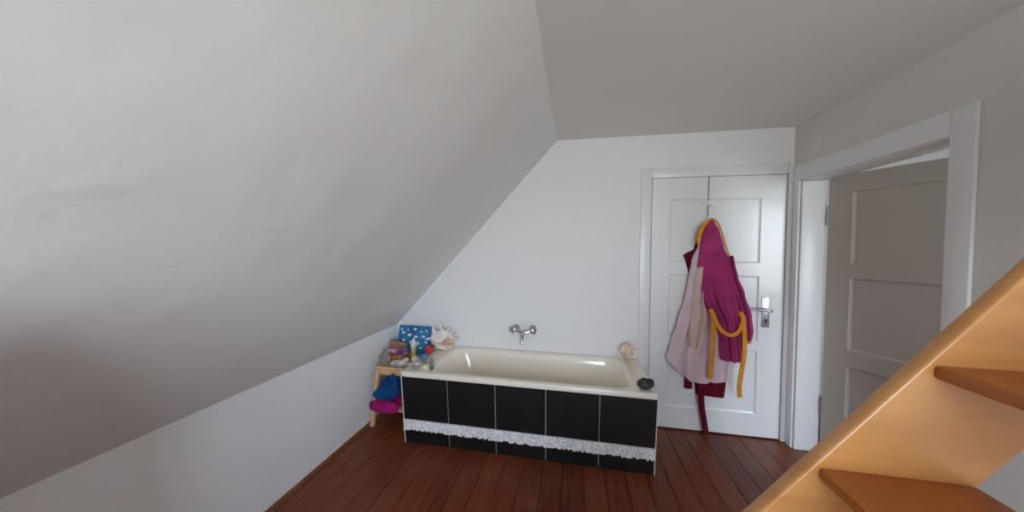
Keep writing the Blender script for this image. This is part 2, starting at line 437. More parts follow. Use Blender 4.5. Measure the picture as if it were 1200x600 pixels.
# ------------------------------------------------------------------ doors
def panel_leaf(w, h, y_front, y_back, panels, rec=0.011, cham=0.012, both=True):
    """framed door leaf from x=0..w, z=0..h; panels are (x0,x1,z0,z1) recessed fields with chamfered edges"""
    bm = bmesh.new()
    x0, x1 = panels[0][0], panels[0][1]
    xs = [0, x0, x1, w]
    zs = [0]
    for p in sorted(panels, key=lambda q: q[2]): zs += [p[2], p[3]]
    zs.append(h)
    def side(y, sgn, rec):
        for i in range(3):
            for j in range(len(zs) - 1):
                a, b, c, d = xs[i], xs[i + 1], zs[j], zs[j + 1]
                if i == 1 and j % 2 == 1:
                    o = [bm.verts.new(p) for p in ((a, y, c), (b, y, c), (b, y, d), (a, y, d))]
                    s1 = 0.002
                    n0 = [bm.verts.new(p) for p in ((a + s1, y - sgn * rec * .55, c + s1), (b - s1, y - sgn * rec * .55, c + s1), (b - s1, y - sgn * rec * .55, d - s1), (a + s1, y - sgn * rec * .55, d - s1))]
                    n = [bm.verts.new(p) for p in ((a + cham, y - sgn * rec, c + cham), (b - cham, y - sgn * rec, c + cham), (b - cham, y - sgn * rec, d - cham), (a + cham, y - sgn * rec, d - cham))]
                    for k in range(4):
                        l = (k + 1) % 4
                        bm.faces.new((o[k], o[l], n0[l], n0[k])); bm.faces.new((n0[k], n0[l], n[l], n[k]))
                    bm.faces.new(n)
                else:
                    bm.faces.new([bm.verts.new(p) for p in ((a, y, c), (b, y, c), (b, y, d), (a, y, d))])
    side(y_front, -1, rec); side(y_back, 1, rec)
    for (xa, xb, za, zb) in ((0, 0, 0, h), (w, w, 0, h)):
        bm.faces.new([bm.verts.new(p) for p in ((xa, y_front, 0), (xa, y_back, 0), (xa, y_back, h), (xa, y_front, h))])
    for z in (0, h):
        bm.faces.new([bm.verts.new(p) for p in ((0, y_front, z), (w, y_front, z), (w, y_back, z), (0, y_back, z))])
    bmesh.ops.remove_doubles(bm, verts=bm.verts, dist=1e-5)
    return bm

# closed door in the back wall
d1 = thing('door_1', 'closed white three-panel door with the bathrobes on it', 'door', (DL, 0, 0), kind='structure')
LW, LH = DR - DL - .008, 1.949
bm = panel_leaf(LW, LH, 0, 0.04, [(.131, .753, .170, .652), (.131, .753, .727, 1.207), (.131, .753, 1.304, 1.785)])
bmesh.ops.translate(bm, verts=bm.verts, vec=(DL + .005, -.006, 0.012))
leaf = part('leaf', bm, M['door'], d1, angle=20)
# frame: architrave left, top and the narrow right one in the corner
bm = bmesh.new()
box(bm, 2.098, DL, -.014, -.0005, 0.001, 2.045, bev=.004)
box(bm, DL, DR, -.014, -.0005, DT - .004, 2.045, bev=.004)
box(bm, DR, 3.136, -.022, -.0005, 0.001, 2.045, bev=.009)
box(bm, DL - .003, DL + .02, .036, .128, 0.001, DT - .001); box(bm, DR - .02, DR + .003, .036, .128, 0.001, DT - .001); box(bm, DL, DR, .036, .128, DT - .02, DT - .001)
part('door_frame', bm, M['frame'], d1)
for z in (1.60, 0.28):
    bm = bmesh.new(); tube(bm, [(DL + .002, -.020, z), (DL + .002, -.020, z + .12)], .0065, 12)
    lump(bm, (DL + .002, -.020, z + .124), .0065, 0, sub=2); lump(bm, (DL + .002, -.020, z - .004), .0065, 0, sub=2)
    part('hinge', bm, M['frame'], d1)
# lever handle on a long plate
hp = bmesh.new(); box(hp, 2.956, 3.006, -.013, -.0065, .842, 1.062, bev=.004)
pl = part('lock_plate', hp, M['steel'], d1)
bm = bmesh.new(); tube(bm, [(2.981, -.0135, .975), (2.981, -.055, .975)], .010, 14)
tube(bm, catmull([(2.998, -.056, .972), (2.975, -.058, .974), (2.93, -.056, .979), (2.885, -.052, .978), (2.862, -.050, .974)]), [.009, .011, .010, .009, .008], 12)
part('lever_handle', bm, M['steel'], d1)
bm = bmesh.new(); lathe(bm, [(0, 0), (.010, 0), (.010, .003), (.006, .004), (0, .004)], 18, Matrix.Translation((2.981, -.0131, .895)) @ Matrix.Rotation(PI / 2, 4, 'X'))
box(bm, 2.978, 2.984, -.0165, -.0135, .872, .893)
part('keyhole', bm, M['black'], pl)

# open door in the right wall: lining, casing and a leaf swung into the next room
d2 = thing('door_2', 'open white panelled door in the right wall', 'door', (XR, -.08, 0), kind='structure')
bm = bmesh.new()
box(bm, XR - .016, XR - .0005, OY1 - .004, -.026, .001, 2.008, bev=.004)                 # far casing
box(bm, XR - .016, XR - .0005, OY0 - .085, OY0 + .004, .001, 2.008, bev=.004)             # near casing
box(bm, XR - .016, XR - .0005, OY0 + .004, OY1 - .004, OZ - .012, 2.008, bev=.004)        # head casing
box(bm, XR - .0004, XR + TW + .012, OY1 - .018, OY1 - .0005, .001, OZ - .0185, bev=.002)  # linings
box(bm, XR - .0004, XR + TW + .012, OY0 + .0005, OY0 + .018, .001, OZ - .0185, bev=.002)
box(bm, XR - .0004, XR + TW + .012, OY0 + .0005, OY1 - .0005, OZ - .018, OZ - .0005, bev=.002)
part('door_frame', bm, M['frame'], d2)
A2 = math.radians(28)
bm = panel_leaf(0.86, 1.90, 0, 0.04, [(.125, .735, .165, .648), (.125, .735, .755, 1.226), (.125, .735, 1.318, 1.785)], rec=.012, cham=.014)
# local x runs along the leaf from the hinge, local -y faces this room
mt = Matrix.Translation((XR + TW + .014, OY1 - .030, .012)) @ Matrix(((math.sin(A2), math.cos(A2), 0, 0), (-math.cos(A2), math.sin(A2), 0, 0), (0, 0, 1, 0), (0, 0, 0, 1)))
bmesh.ops.transform(bm, matrix=mt, verts=bm.verts)
part('leaf', bm, M['door_shaded'], d2, angle=20)
for z in (1.585, .27):
    bm = bmesh.new(); tube(bm, [(XR + TW + .013, OY1 - .026, z), (XR + TW + .013, OY1 - .026, z + .13)], .006, 10)
    part('hinge', bm, M['steel'], d2)
bm = bmesh.new()
q = [mt @ Vector(p) for p in ((.80, -.002, .93), (.80, -.05, .93), (.80, -.055, .93), (.74, -.055, .935), (.69, -.05, .935))]
tube(bm, q[:2], .009, 12); tube(bm, catmull(q[2:]), .009, 12)
part('lever_handle', bm, M['steel'], d2)

# round cover on the right wall above the door
bm = bmesh.new()
lathe(bm, [(.082, 0), (.082, .006), (.078, .010), (.05, .014), (0, .016)], 40, Matrix.Translation((XR - .0003, -.172, 2.125)) @ Matrix.Rotation(-PI / 2, 4, 'Y'))
single('flue_cover', bm, M['rwall'], (XR, -.172, 2.125), 'round flue cover painted over on the right wall above the open door', 'wall cover')

# ------------------------------------------------------------------ bathtub
TX0, TX1, TY, TYB, RZ0, RZ = 0.396, 2.102, -.642, -.578, .512, .545
tub = thing('bathtub', 'cream bathtub with black tiled front and white pebble band', 'bathtub', (1.25, -.32, 0))
def rrect(x0, x1, y0, y1, r, n=8):
    out = []
    for cx, cy, a0 in ((x1 - r, y1 - r, 0), (x0 + r, y1 - r, PI / 2), (x0 + r, y0 + r, PI), (x1 - r, y0 + r, 3 * PI / 2)):
        for k in range(n + 1):
            a = a0 + PI / 2 * k / n
            out.append((cx + r * math.cos(a), cy + r * math.sin(a)))
    return out
bm = bmesh.new()
loops = []
def loop(x0, x1, y0, y1, r, z):
    loops.append([bm.verts.new((p[0], p[1], z)) for p in rrect(x0, x1, y0, y1, r)])
yb = -.0015
loop(TX0 + .012, TX1 - .012, TY + .012, yb - .002, .018, RZ0 + .001)
loop(TX0 + .002, TX1 - .002, TY + .002, yb, .022, RZ0)
loop(TX0, TX1, TY, yb, .024, RZ0 + .006)
loop(TX0, TX1, TY, yb, .024, RZ - .008)
loop(TX0 + .003, TX1 - .003, TY + .003, yb - .003, .024, RZ - .002)
loop(TX0 + .010, TX1 - .010, TY + .010, yb - .008, .024, RZ)
ix0, ix1, iy0, iy1 = TX0 + .185, TX1 - .135, TY + .052, -.05
loop(ix0 - .012, ix1 + .012, iy0 - .008, iy1 + .012, .13, RZ - .001)
loop(ix0, ix1, iy0, iy1, .125, RZ - .004)
loop(ix0 + .010, ix1 - .010, iy0 + .008, iy1 - .008, .12, RZ - .014)
loop(ix0 + .030, ix1 - .018, iy0 + .018, iy1 - .018, .12, RZ - .06)
loop(ix0 + .085, ix1 - .040, iy0 + .035, iy1 - .035, .12, RZ - .18)
loop(ix0 + .150, ix1 - .065, iy0 + .055, iy1 - .055, .12, RZ - .30)
loop(ix0 + .200, ix1 - .095, iy0 + .080, iy1 - .080, .11, RZ - .37)
loop(ix0 + .260, ix1 - .150, iy0 + .130, iy1 - .130, .08, RZ - .395)
for a, b in zip(loops, loops[1:]):
    n = len(a)
    for k in range(n):
        l = (k + 1) % n
        bm.faces.new((a[k], a[l], b[l], b[k]))
bm.faces.new(loops[-1])
part('basin', bm, M['enamel'], tub, angle=50)
# brick plinth under the rim, leaning in towards the floor at the front
def ay(z): return TYB + (TY + .008 - TYB) * z / RZ0          # y of the leaning front at height z
bm = bmesh.new()
prism(bm, [(ay(0.001) + .012, 0.001), (-.003, 0.001), (-.003, .10), (ay(.10) + .06, .11), (ay(RZ0 - .002) + .03, RZ0 - .002), (ay(RZ0 - .002) + .012, RZ0 - .002)], 'x', TX0 + .010, TX1 - .006)
for xx in (TX0 + .010, TX1 - .035):
    prism(bm, [(ay(.002) + .03, 0.001), (-.003, 0.001), (-.003, RZ0 - .002), (ay(RZ0 - .002) + .03, RZ0 - .002)], 'x', xx, xx + .029)
part('plinth', bm, M['grout'], tub, smooth=False)
# tiles: a tall row over a low row, five across
bm = bmesh.new()
xt = [TX0 + .006 + k * (TX1 - TX0 - .010) / 5 for k in range(6)]
def tile(xa, xb, za, zb):
    v = []
    for off in (0, .008):
        for (X, Z) in ((xa, za), (xb, za), (xb, zb), (xa, zb)):
            v.append(bm.verts.new((X, ay(Z) + .011 - off, Z)))
    fs = [(0, 1, 2, 3), (7, 6, 5, 4), (0, 4, 5, 1), (1, 5, 6, 2), (2, 6, 7, 3), (3, 7, 4, 0)]
    ff = [bm.faces.new([v[i] for i in f]) for f in fs]
    bmesh.ops.bevel(bm, geom=list({e for f in ff for e in f.edges}), offset=.0012, segments=1, affect='EDGES')
for k in range(5):
    tile(xt[k] + .003, xt[k + 1] - .003, .186, RZ0 - .003)
    tile(xt[k] + .003, xt[k + 1] - .003, .004, .104)
part('tile_facing', bm, M['tile'], tub, label='black square tiles with grey joints')
bm = bmesh.new()
for xa, xb in ((TX0 + .0015, TX0 + .0075), (TX1 - .0085, TX1 - .0025)):
    bm = bmesh.new()
    v = [bm.verts.new((X, ay(Z) + o, Z)) for o in (.001, .03) for (X, Z) in ((xa, .002), (xb, .002), (xb, RZ0 - .001), (xa, RZ0 - .001))]
    for f in ((0, 1, 2, 3), (7, 6, 5, 4), (0, 4, 5, 1), (1, 5, 6, 2), (2, 6, 7, 3), (3, 7, 4, 0)): bm.faces.new([v[i] for i in f])
    part('edge_strip', bm, M['edge'], tub, label='cream strip down a tiled corner')
# pebble band
bm = bmesh.new()
v = [bm.verts.new((X, ay(Z) + o, Z)) for o in (.003, .0115) for (X, Z) in ((TX0 + .008, .106), (TX1 - .008, .106), (TX1 - .008, .185), (TX0 + .008, .185))]
for f in ((0, 1, 2, 3), (7, 6, 5, 4), (0, 4, 5, 1), (1, 5, 6, 2), (2, 6, 7, 3), (3, 7, 4, 0)):
    bm.faces.new([v[i] for i in f]).material_index = 1
rg = random.Random(8)
tmpl = bmesh.new(); bmesh.ops.create_icosphere(tmpl, subdivisions=2, radius=1)
tv = [q.co.copy() for q in tmpl.verts]; tf = [[q.index for q in f.verts] for f in tmpl.faces]; tmpl.free()
z = .105; row = 0
while z < .183:
    X = TX0 + .006 + (row % 2) * .006
    while X < TX1 - .004:
        if z > .112 or rg.random() < .72:
            rx, rz, ry = rg.uniform(.0055, .0095), rg.uniform(.0045, .0075), rg.uniform(.004, .0075)
            cx, cz = X + rg.uniform(-.002, .002), z + rg.uniform(-.0025, .0025)
            rm = Matrix.Rotation(rg.uniform(-.7, .7), 3, 'Y')
            vs = [bm.verts.new(rm @ Vector((p.x * rx, p.y * ry, p.z * rz)) + Vector((cx, ay(cz) + .0015, cz))) for p in tv]
            for f in tf: bm.faces.new([vs[i] for i in f])
        X += rg.uniform(.012, .0165)
    z += .0112; row += 1
o = part('pebble_border', bm, [M['pebble'], M['pebble_bed']], tub, label='band of small white pebbles', recalc=False)
o['kind'] = 'stuff'

# wall mounted mixer tap
FX, FZ, FY = 1.182, .722, -.055
tap = thing('bath_tap', 'chrome two-handled bath mixer tap on the wall above the bathtub', 'tap', (FX, 0, FZ))
RX = Matrix.Rotation(PI / 2, 4, 'X')
for s in (-1, 1):
    bm = bmesh.new(); lathe(bm, [(.030, -.0005), (.030, .006), (.022, .016), (.013, .02), (.013, .05)], 28, Matrix.Translation((FX + s * .072, 0, FZ + .012)) @ RX)
    part('wall_flange', bm, M['chrome'], tap)
    bm = bmesh.new()
    mh = Matrix.Translation((FX + s * .072, FY + .008, FZ + .012)) @ Matrix.Rotation(s * .35, 4, 'Z') @ RX
    lathe(bm, [(.012, -.01), (.014, .0), (.016, .012), (.012, .02), (.021, .024), (.025, .03), (.026, .040), (.024, .050), (.017, .055), (0, .056)], 20, mh)
    for k in range(5):
        a = 2 * PI * k / 5
        p0 = mh @ Vector((.023 * math.cos(a), .023 * math.sin(a), .028)); p1 = mh @ Vector((.023 * math.cos(a), .023 * math.sin(a), .05))
        tube(bm, [p0, p1], .006, 8)
    part('tap_handle', bm, M['chrome'], tap)
bm = bmesh.new()
tube(bm, catmull([(FX - .072, FY + .006, FZ + .012), (FX - .045, FY, FZ - .002), (FX - .015, FY - .004, FZ - .012), (FX + .015, FY - .004, FZ - .012), (FX + .045, FY, FZ - .002), (FX + .072, FY + .006, FZ + .012)]), [.013, .013, .017, .017, .013, .013], 16)
lump(bm, (FX, FY - .004, FZ - .012), (.021, .021, .019), 0, sub=3)
part('tap_body', bm, M['chrome'], tap)
bm = bmesh.new()
tube(bm, catmull([(FX, FY - .004, FZ - .014), (FX, FY - .03, FZ - .022), (FX, FY - .06, FZ - .04), (FX, FY - .075, FZ - .075), (FX, FY - .076, FZ - .088)]), [.014, .013, .0125, .012, .0125], 16)
part('spout', bm, M['chrome'], tap)

# ------------------------------------------------------------------ stool
SX0, SX1, SY0, SY1, SZ = .060, .326, -.425, -.075, .475
st = thing('wooden_stool', 'pale pine step stool between knee wall and bathtub, holding shells', 'stool', (.22, -.25, 0))
part('seat', boxes((SX0, SX1, SY0, SY1, SZ - .022, SZ), bev=.005), M['stool'], st)
bm = bmesh.new()
box(bm, SX0 + .012, SX1 - .012, SY0 + .004, SY0 + .022, SZ - .065, SZ - .0222, bev=.003)
part('apron', bm, M['stool'], st)
bm = bmesh.new(); box(bm, SX0 + .012, SX1 - .012, SY1 - .022, SY1 - .004, SZ - .065, SZ - .0222, bev=.003)
part('apron', bm, M['stool'], st)
def leg(top, bot, w=.034, d=.030):
    bm = bmesh.new()
    t, b = Vector(top), Vector(bot)
    v = []
    for c, s in ((b, 1.0), (t, 1.0)):
        for (a, e) in ((-1, -1), (1, -1), (1, 1), (-1, 1)): v.append(bm.verts.new(c + Vector((a * w / 2, e * d / 2, 0))))
    ff = [bm.faces.new([v[i] for i in f]) for f in ((3, 2, 1, 0), (4, 5, 6, 7), (0, 1, 5, 4), (1, 2, 6, 5), (2, 3, 7, 6), (3, 0, 4, 7))]
    bmesh.ops.bevel(bm, geom=list({e for f in ff for e in f.edges}), offset=.003, segments=2, affect='EDGES')
    return bm
for t, b in (((SX0 + .019, SY0 + .008, SZ - .0225), (.042, -.445, .001)), ((SX1 - .019, SY0 + .008, SZ - .0225), (.334, -.445, .001)),
             ((SX0 + .019, SY1 - .008, SZ - .0225), (.042, -.05, .001)), ((SX1 - .019, SY1 - .008, SZ - .0225), (.334, -.05, .001))):
    part('leg', leg(t, b), M['stool'], st)
part('lower_step', boxes((.076, .300, -.43, -.07, .128, .146), bev=.004), M['stool'], st)

# cloths on the lower step: folded pink one below, bunched blue one above
def pillowy(x0, x1, y0, y1, z0, z1, amp, freq, seed, n=34, tilt=0.0, p=3.0):
    bm = bmesh.new()
    res = bmesh.ops.create_icosphere(bm, subdivisions=5, radius=1)
    cx, cy, cz = (x0 + x1) / 2, (y0 + y1) / 2, (z0 + z1) / 2
    for v in res['verts']:
        d = v.co.normalized()
        k = (abs(d.x) ** p + abs(d.y) ** p + abs(d.z) ** p) ** (-1 / p)
        q = d * k
        w_ = Vector((q.x * freq, q.y * freq, q.z * freq * 2.2)) + Vector((seed, seed * 2.1, 0))
        f = 1 - abs(noise.noise(w_)) * amp * 2 + amp * .4
        q = q * f
        P = Vector((cx + q.x * (x1 - x0) / 2, cy + q.y * (y1 - y0) / 2, cz + q.z * (z1 - z0) / 2))
        P.z += tilt * q.x * max(0, q.z)
        v.co = P
    return bm
pt_ = thing('pink_towel', 'folded fuchsia pink towel on the stool step under the blue one', 'towel', (.19, -.3, .1465))
bm = pillowy(.082, .288, -.445, -.12, .1465, .225, .08, 1.6, 3.2, p=3.4)
part('folded_cloth', drop(bm, .1468), M['pinktowel'], pt_, angle=60)
bm = pillowy(.042, .286, -.500, -.458, .140, .235, .14, 2.2, 5.1, p=2.6)
part('hanging_edge', bm, M['pinktowel'], pt_, angle=60)
bt_ = thing('blue_towel', 'bunched cobalt blue towel on top of the pink one under the stool seat', 'towel', (.19, -.3, .23))
bm = pillowy(.088, .284, -.440, -.13, .226, .400, .14, 1.7, 8.4, tilt=.03, p=3.0)
part('folded_cloth', drop(bm, .226), M['blue'], bt_, angle=60)
bm = pillowy(.055, .284, -.520, -.452, .205, .405, .24, 1.4, 2.7, p=2.4)
for v in bm.verts:
    k = max(0, (v.co.z - .225) / .17)
    v.co.x += .125 * k * max(0, (.284 - v.co.x) / .23)
    v.co.z -= .06 * k * max(0, (.24 - v.co.x) / .18)
part('hanging_edge', drop(bm, .237), M['blue'], bt_, angle=60)

# ------------------------------------------------------------------ things on the stool
Z0 = SZ + .0005
R0 = RZ + .0005
# picture of shells on a blue ground, leaning on the wall
pic = thing('shell_picture', 'square blue canvas with small white shells leaning on the wall', 'picture', (.20, -.08, Z0))
pm = Matrix.Translation((.045, -.092, Z0)) @ Matrix.Rotation(-math.atan2(.062, .232), 4, 'X')
bm = bmesh.new(); box(bm, 0, .305, -.018, 0, 0.0, .238, bev=.003); bmesh.ops.transform(bm, matrix=pm, verts=bm.verts)
part('canvas', drop(bm, Z0), M['canvas'], pic)
rg = random.Random(21)
for (u, v, s) in ((.10, .85, .012), (.17, .74, .016), (.52, .88, .015), (.56, .60, .020), (.80, .62, .017), (.62, .36, .026), (.36, .66, .014), (.42, .40, .013), (.76, .22, .014), (.30, .84, .010), (.88, .84, .011), (.72, .80, .010), (.50, .18, .014), (.20, .45, .015), (.9, .42, .009)):
    bm = bmesh.new()
    lump(bm, (u * .305, -.020, v * .238), (s * rg.uniform(.8, 1.1), .007, s * rg.uniform(.6, .95)), .3, 2.2, rg.random() * 20, sub=3)
    bmesh.ops.transform(bm, matrix=pm, verts=bm.verts)
    part('shell_ornament', bm, M['white_shell'] if s < .024 else M['cream_shell'], pic)

# open box with crystals
BX0, BX1, BY0, BY1 = .048, .232, -.318, -.190
bx = thing('trinket_box', 'small open brown box with reddish wicker rim full of purple stones', 'box', (.2, -.27, Z0))
part('box_base', boxes((BX0, BX1, BY0, BY1, Z0, Z0 + .008), (BX0, BX0 + .006, BY0, BY1, Z0 + .008, Z0 + .055), (BX1 - .006, BX1, BY0, BY1, Z0 + .008, Z0 + .055),
     (BX0 + .006, BX1 - .006, BY0, BY0 + .006, Z0 + .008, Z0 + .045), (BX0 + .006, BX1 - .006, BY1 - .006, BY1, Z0 + .008, Z0 + .055)), M['box'], bx)
bm = bmesh.new(); tube(bm, catmull([(BX0 - .004, BY0 - .004, Z0 + .036), (.14, BY0 - .006, Z0 + .046), (BX1 + .004, BY0 - .004, Z0 + .054)]), .0065, 10)
tube(bm, catmull([(BX0 - .004, BY0 - .004, Z0 + .022), (.14, BY0 - .006, Z0 + .026), (BX1 + .004, BY0 - .004, Z0 + .034)]), .0055, 10)
part('wicker_rim', bm, M['rimwood'], bx)
bm = bmesh.new(); box(bm, 0, BX1 - BX0 - .02, -.004, .004, 0, .086, bev=.002)
bmesh.ops.transform(bm, matrix=Matrix.Translation((BX0 - .030, BY1 + .007, Z0 + .050)) @ Matrix.Rotation(.12, 4, 'Y') @ Matrix.Rotation(-.12, 4, 'X'), verts=bm.verts)
part('lid', bm, M['box'], bx)
def crystal_cluster(c, n, r, L, seed, up=.5):
    rg = random.Random(seed); bm = bmesh.new()
    lump(bm, c, (r, r * .9, r * .7), .2, 2, seed, sub=3)
    for i in range(n):
        a = rg.uniform(0, 2 * PI); e = rg.uniform(-.1, 1.0)
        d = Vector((math.cos(a) * math.cos(e), math.sin(a) * math.cos(e), math.sin(e) + up)).normalized()
        l = L * rg.uniform(.6, 1.1); w = L * rg.uniform(.16, .28)
        tube(bm, [Vector(c) + d * r * .4, Vector(c) + d * (r * .5 + l * .7), Vector(c) + d * (r * .5 + l)], [w, w * .95, w * .12], 6)
    return bm
for (c, n, r, L, sd, mm, lab) in (
        ((.190, -.262, Z0 + .075), 40, .044, .052, 1, 'amethyst', 'large purple crystal cluster at the right of the brown box'),
        ((.098, -.262, Z0 + .07), 34, .040, .046, 2, 'lilac', 'white and lilac crystal cluster at the left of the brown box'),
        ((.142, -.224, Z0 + .085), 26, .032, .046, 3, 'lilac', 'pale lilac crystal cluster at the back of the brown box below its lid'),
        ((.140, -.292, Z0 + .05), 22, .026, .032, 4, 'redstone', 'dark red stone cluster at the front of the brown box')):
    b_ = crystal_cluster(c, n, r, L, sd)
    single('crystal_cluster', drop(b_, Z0 + .009), M[mm], (c[0], c[1], Z0 + .009), lab, 'crystal', 'crystals in the trinket box', smooth=False)

def spiral_shell(c, axis_rot, length, width, turns=3.2, seg=14, steps=60, spikes=0, seed=0):
    """coiled conch: a tube whose radius grows along a helix, plus a flared body whorl"""
    bm = bmesh.new(); pts = []; rs = []
    for i in range(steps):
        t = i / (steps - 1); g = t ** 1.6
        a = turns * 2 * PI * t
        R = width * .30 * g
        pts.append(Vector((R * math.cos(a), R * math.sin(a), length * (.5 - .78 * t))))
        rs.append(max(.0012, width * .30 * g + .001))
    tube(bm, pts, rs, seg)
    # siphon
    tube(bm, [(0, 0, -length * .2), (width * .05, 0, -length * .42), (width * .12, 0, -length * .58)], [width * .26, width * .16, width * .03], seg)
    rg = random.Random(seed)
    for k in range(spikes):
        i = int(steps * (.45 + .5 * k / spikes)); p = pts[i]; d = Vector((p.x, p.y, 0)).normalized() + Vector((0, 0, .25))
        tube(bm, [p + d * rs[i] * .6, p + d * (rs[i] * 1.5), p + d * (rs[i] * 1.9)], [rs[i] * .35, rs[i] * .2, .001], 8)
    bmesh.ops.transform(bm, matrix=Matrix.Translation(Vector(c)) @ axis_rot, verts=bm.verts)
    return bm
def dish_shell(c, rx, ry, depth, seed, rot=(0, 0, 0), thick=.006):
    """one oyster valve: wavy shallow bowl, rough outside (slot 0) and pearly inside (slot 1)"""
    bm = bmesh.new(); n, m_ = 36, 8
    def P(i, j, o):
        a = 2 * PI * i / n; t = j / m_
        k = 1 + .12 * noise.noise(Vector((math.cos(a) * 1.6 + seed, math.sin(a) * 1.6, 0))) + .03 * math.sin(a * 9 + seed)
        z = depth * (t ** 2) + .1 * depth * math.sin(a * 7 + seed) * t ** 3
        return Vector((math.cos(a) * rx * t * k, math.sin(a) * ry * t * k * (1 - .18 * math.cos(a)), z + o))
    for o, mi in ((0, 0), (thick, 1)):
        cen = bm.verts.new((0, 0, o)); prev = None
        for j in range(1, m_ + 1):
            ring = [bm.verts.new(P(i, j, o * (1 - .6 * (j / m_) ** 4))) for i in range(n)]
            for i in range(n):
                l = (i + 1) % n
                f = bm.faces.new((cen, ring[i], ring[l])) if prev is None else bm.faces.new((prev[i], ring[i], ring[l], prev[l]))
                f.material_index = mi
            prev = ring
        if mi == 0: low = prev
        else:
            for i in range(n):
                l = (i + 1) % n
                bm.faces.new((low[i], prev[i], prev[l], low[l])).material_index = 0
    bmesh.ops.transform(bm, matrix=Matrix.Translation(Vector(c)) @ Matrix.Rotation(rot[2], 4, 'Z') @ Matrix.Rotation(rot[1], 4, 'Y') @ Matrix.Rotation(rot[0], 4, 'X'), verts=bm.verts)
    return bm

# rough white shell and the ochre shell at the left end
bm = bmesh.new()
lump(bm, (.126, -.392, Z0 + .045), (.032, .030, .044), .45, 2.6, 4, sub=5)
for k in range(12):
    a = k * 2.4; e = -.3 + (k % 5) * .3
    lump(bm, (.126 + .030 * math.cos(a) * math.cos(e), -.392 + .025 * math.sin(a) * math.cos(e), Z0 + .045 + .036 * math.sin(e)), .013, .4, 3, k, sub=3)
single('barnacled_shell', drop(bm, Z0), M['grey_shell'], (.126, -.392, Z0), 'lumpy grey barnacled shell at the front left corner of the stool', 'shell', 'shells on the stool')
bm = spiral_shell((.078, -.362, Z0 + .055), Matrix.Rotation(-.15, 4, 'X') @ Matrix.Rotation(.15, 4, 'Y'), .115, .055, seed=3)
single('ochre_conch', drop(bm, Z0), M['ochre'], (.078, -.362, Z0), 'ochre brown upright conch beside the knee wall, before the brown box', 'shell', 'shells on the stool')
bm = lump_bm = bmesh.new()
lump(bm, (.236, -.150, Z0 + .072), (.024, .022, .072), .22, 2.5, 12, sub=4)
single('white_coral', drop(bm, Z0), M['white_shell'], (.236, -.150, Z0), 'upright white coral lump behind the right end of the brown box', 'coral')
bm = dish_shell((.255, -.395, Z0 + .004), .075, .046, .026, 2.0, (.24, 0, .1))
single('oyster_shell', drop(bm, Z0), [M['grey_shell'], M['pearl']], (.255, -.400, Z0), 'open grey oyster shell with pearly inside at the stool front edge', 'shell', 'shells on the stool')
bm = bmesh.new(); lump(bm, (.262, -.318 - .048, Z0 + .02), (.022, .02, .017), .2, 2, 5)
bmesh.ops.translate(bm, verts=bm.verts, vec=(.018, .012, 0))
single('white_cockle', drop(bm, Z0 + .022), M['cream_shell'], (.280, -.354, Z0 + .022), 'round cream cockle leaning on the grey oyster shell on the stool', 'shell', 'shells on the stool')
bm = spiral_shell((.424, -.472, R0 + .03), Matrix.Rotation(1.2, 4, 'Y'), .056, .052, seed=5)
single('cream_snail_shell', drop(bm, R0), M['cream_shell'], (.424, -.472, R0), 'cream snail shell on the left edge of the bathtub rim', 'shell', 'shells on the bathtub rim')
bm = bmesh.new(); lathe(bm, [(0, 0), (.024, 0), (.026, .012), (.022, .05), (.015, .085), (.008, .108), (0, .116)], 24, Matrix.Translation((.298, -.262, Z0)))
single('cone_candle', bm, M['olive'], (.298, -.262, Z0), 'olive yellow cone before the blue canvas', 'candle')

# ------------------------------------------------------------------ things on the bathtub rim
R0 = RZ + .0005
bm = dish_shell((.475, -.555, R0 + .004), .050, .030, .022, 7.0, (.28, .05, .15))
single('pearly_shell', drop(bm, R0), [M['grey_shell'], M['pearl']], (.475, -.555, R0), 'pearly white shell at the front left corner of the bathtub rim', 'shell', 'shells on the bathtub rim')
bm = bmesh.new(); lump(bm, (.500, -.470, R0 + .016), (.018, .015, .016), .25, 2, 9)
single('grey_snail_shell', drop(bm, R0), M['grey_shell'], (.500, -.470, R0), 'tiny grey shell on the bathtub rim behind the pearly shell', 'shell', 'shells on the bathtub rim')
bm = bmesh.new(); lump(bm, (.466, -.415, R0 + .02), (.028, .024, .022), .25, 1.6, 3)
single('blue_pebble', drop(bm, R0), M['skyblue'], (.466, -.415, R0), 'pale blue glass lump on the bathtub rim below the red heart', 'glass pebble')
bm = bmesh.new(); box(bm, .405, .452, -.362, -.325, R0, R0 + .022, bev=.006, seg=2)
single('black_case', bm, M['black'], (.43, -.34, R0), 'small black case on the bathtub rim beside the red heart', 'case')
# red heart
bm = bmesh.new()
hp_ = []
for k in range(40):
    t = 2 * PI * k / 40
    hp_.append((.0026 * 16 * math.sin(t) ** 3 * .9, .0026 * (13 * math.cos(t) - 5 * math.cos(2 * t) - 2 * math.cos(3 * t) - math.cos(4 * t))))
ring = [[bm.verts.new((p[0] * s, y, p[1] * s)) for p in hp_] for s, y in ((.55, -.021), (.85, -.017), (1, -.006), (1, .006), (.85, .017), (.55, .021))]
for a, b in zip(ring, ring[1:]):
    for k in range(40): bm.faces.new((a[k], a[(k + 1) % 40], b[(k + 1) % 40], b[k]))
bm.faces.new(ring[0]); bm.faces.new(ring[-1][::-1])
bmesh.ops.transform(bm, matrix=Matrix.Translation((.452, -.29, R0 + .04)) @ Matrix.Rotation(-.25, 4, 'X') @ Matrix.Rotation(.35, 4, 'Y'), verts=bm.verts)
single('red_heart', drop(bm, R0), M['red'], (.452, -.29, R0), 'red heart ornament on the bathtub rim before the spiny white shell', 'ornament')
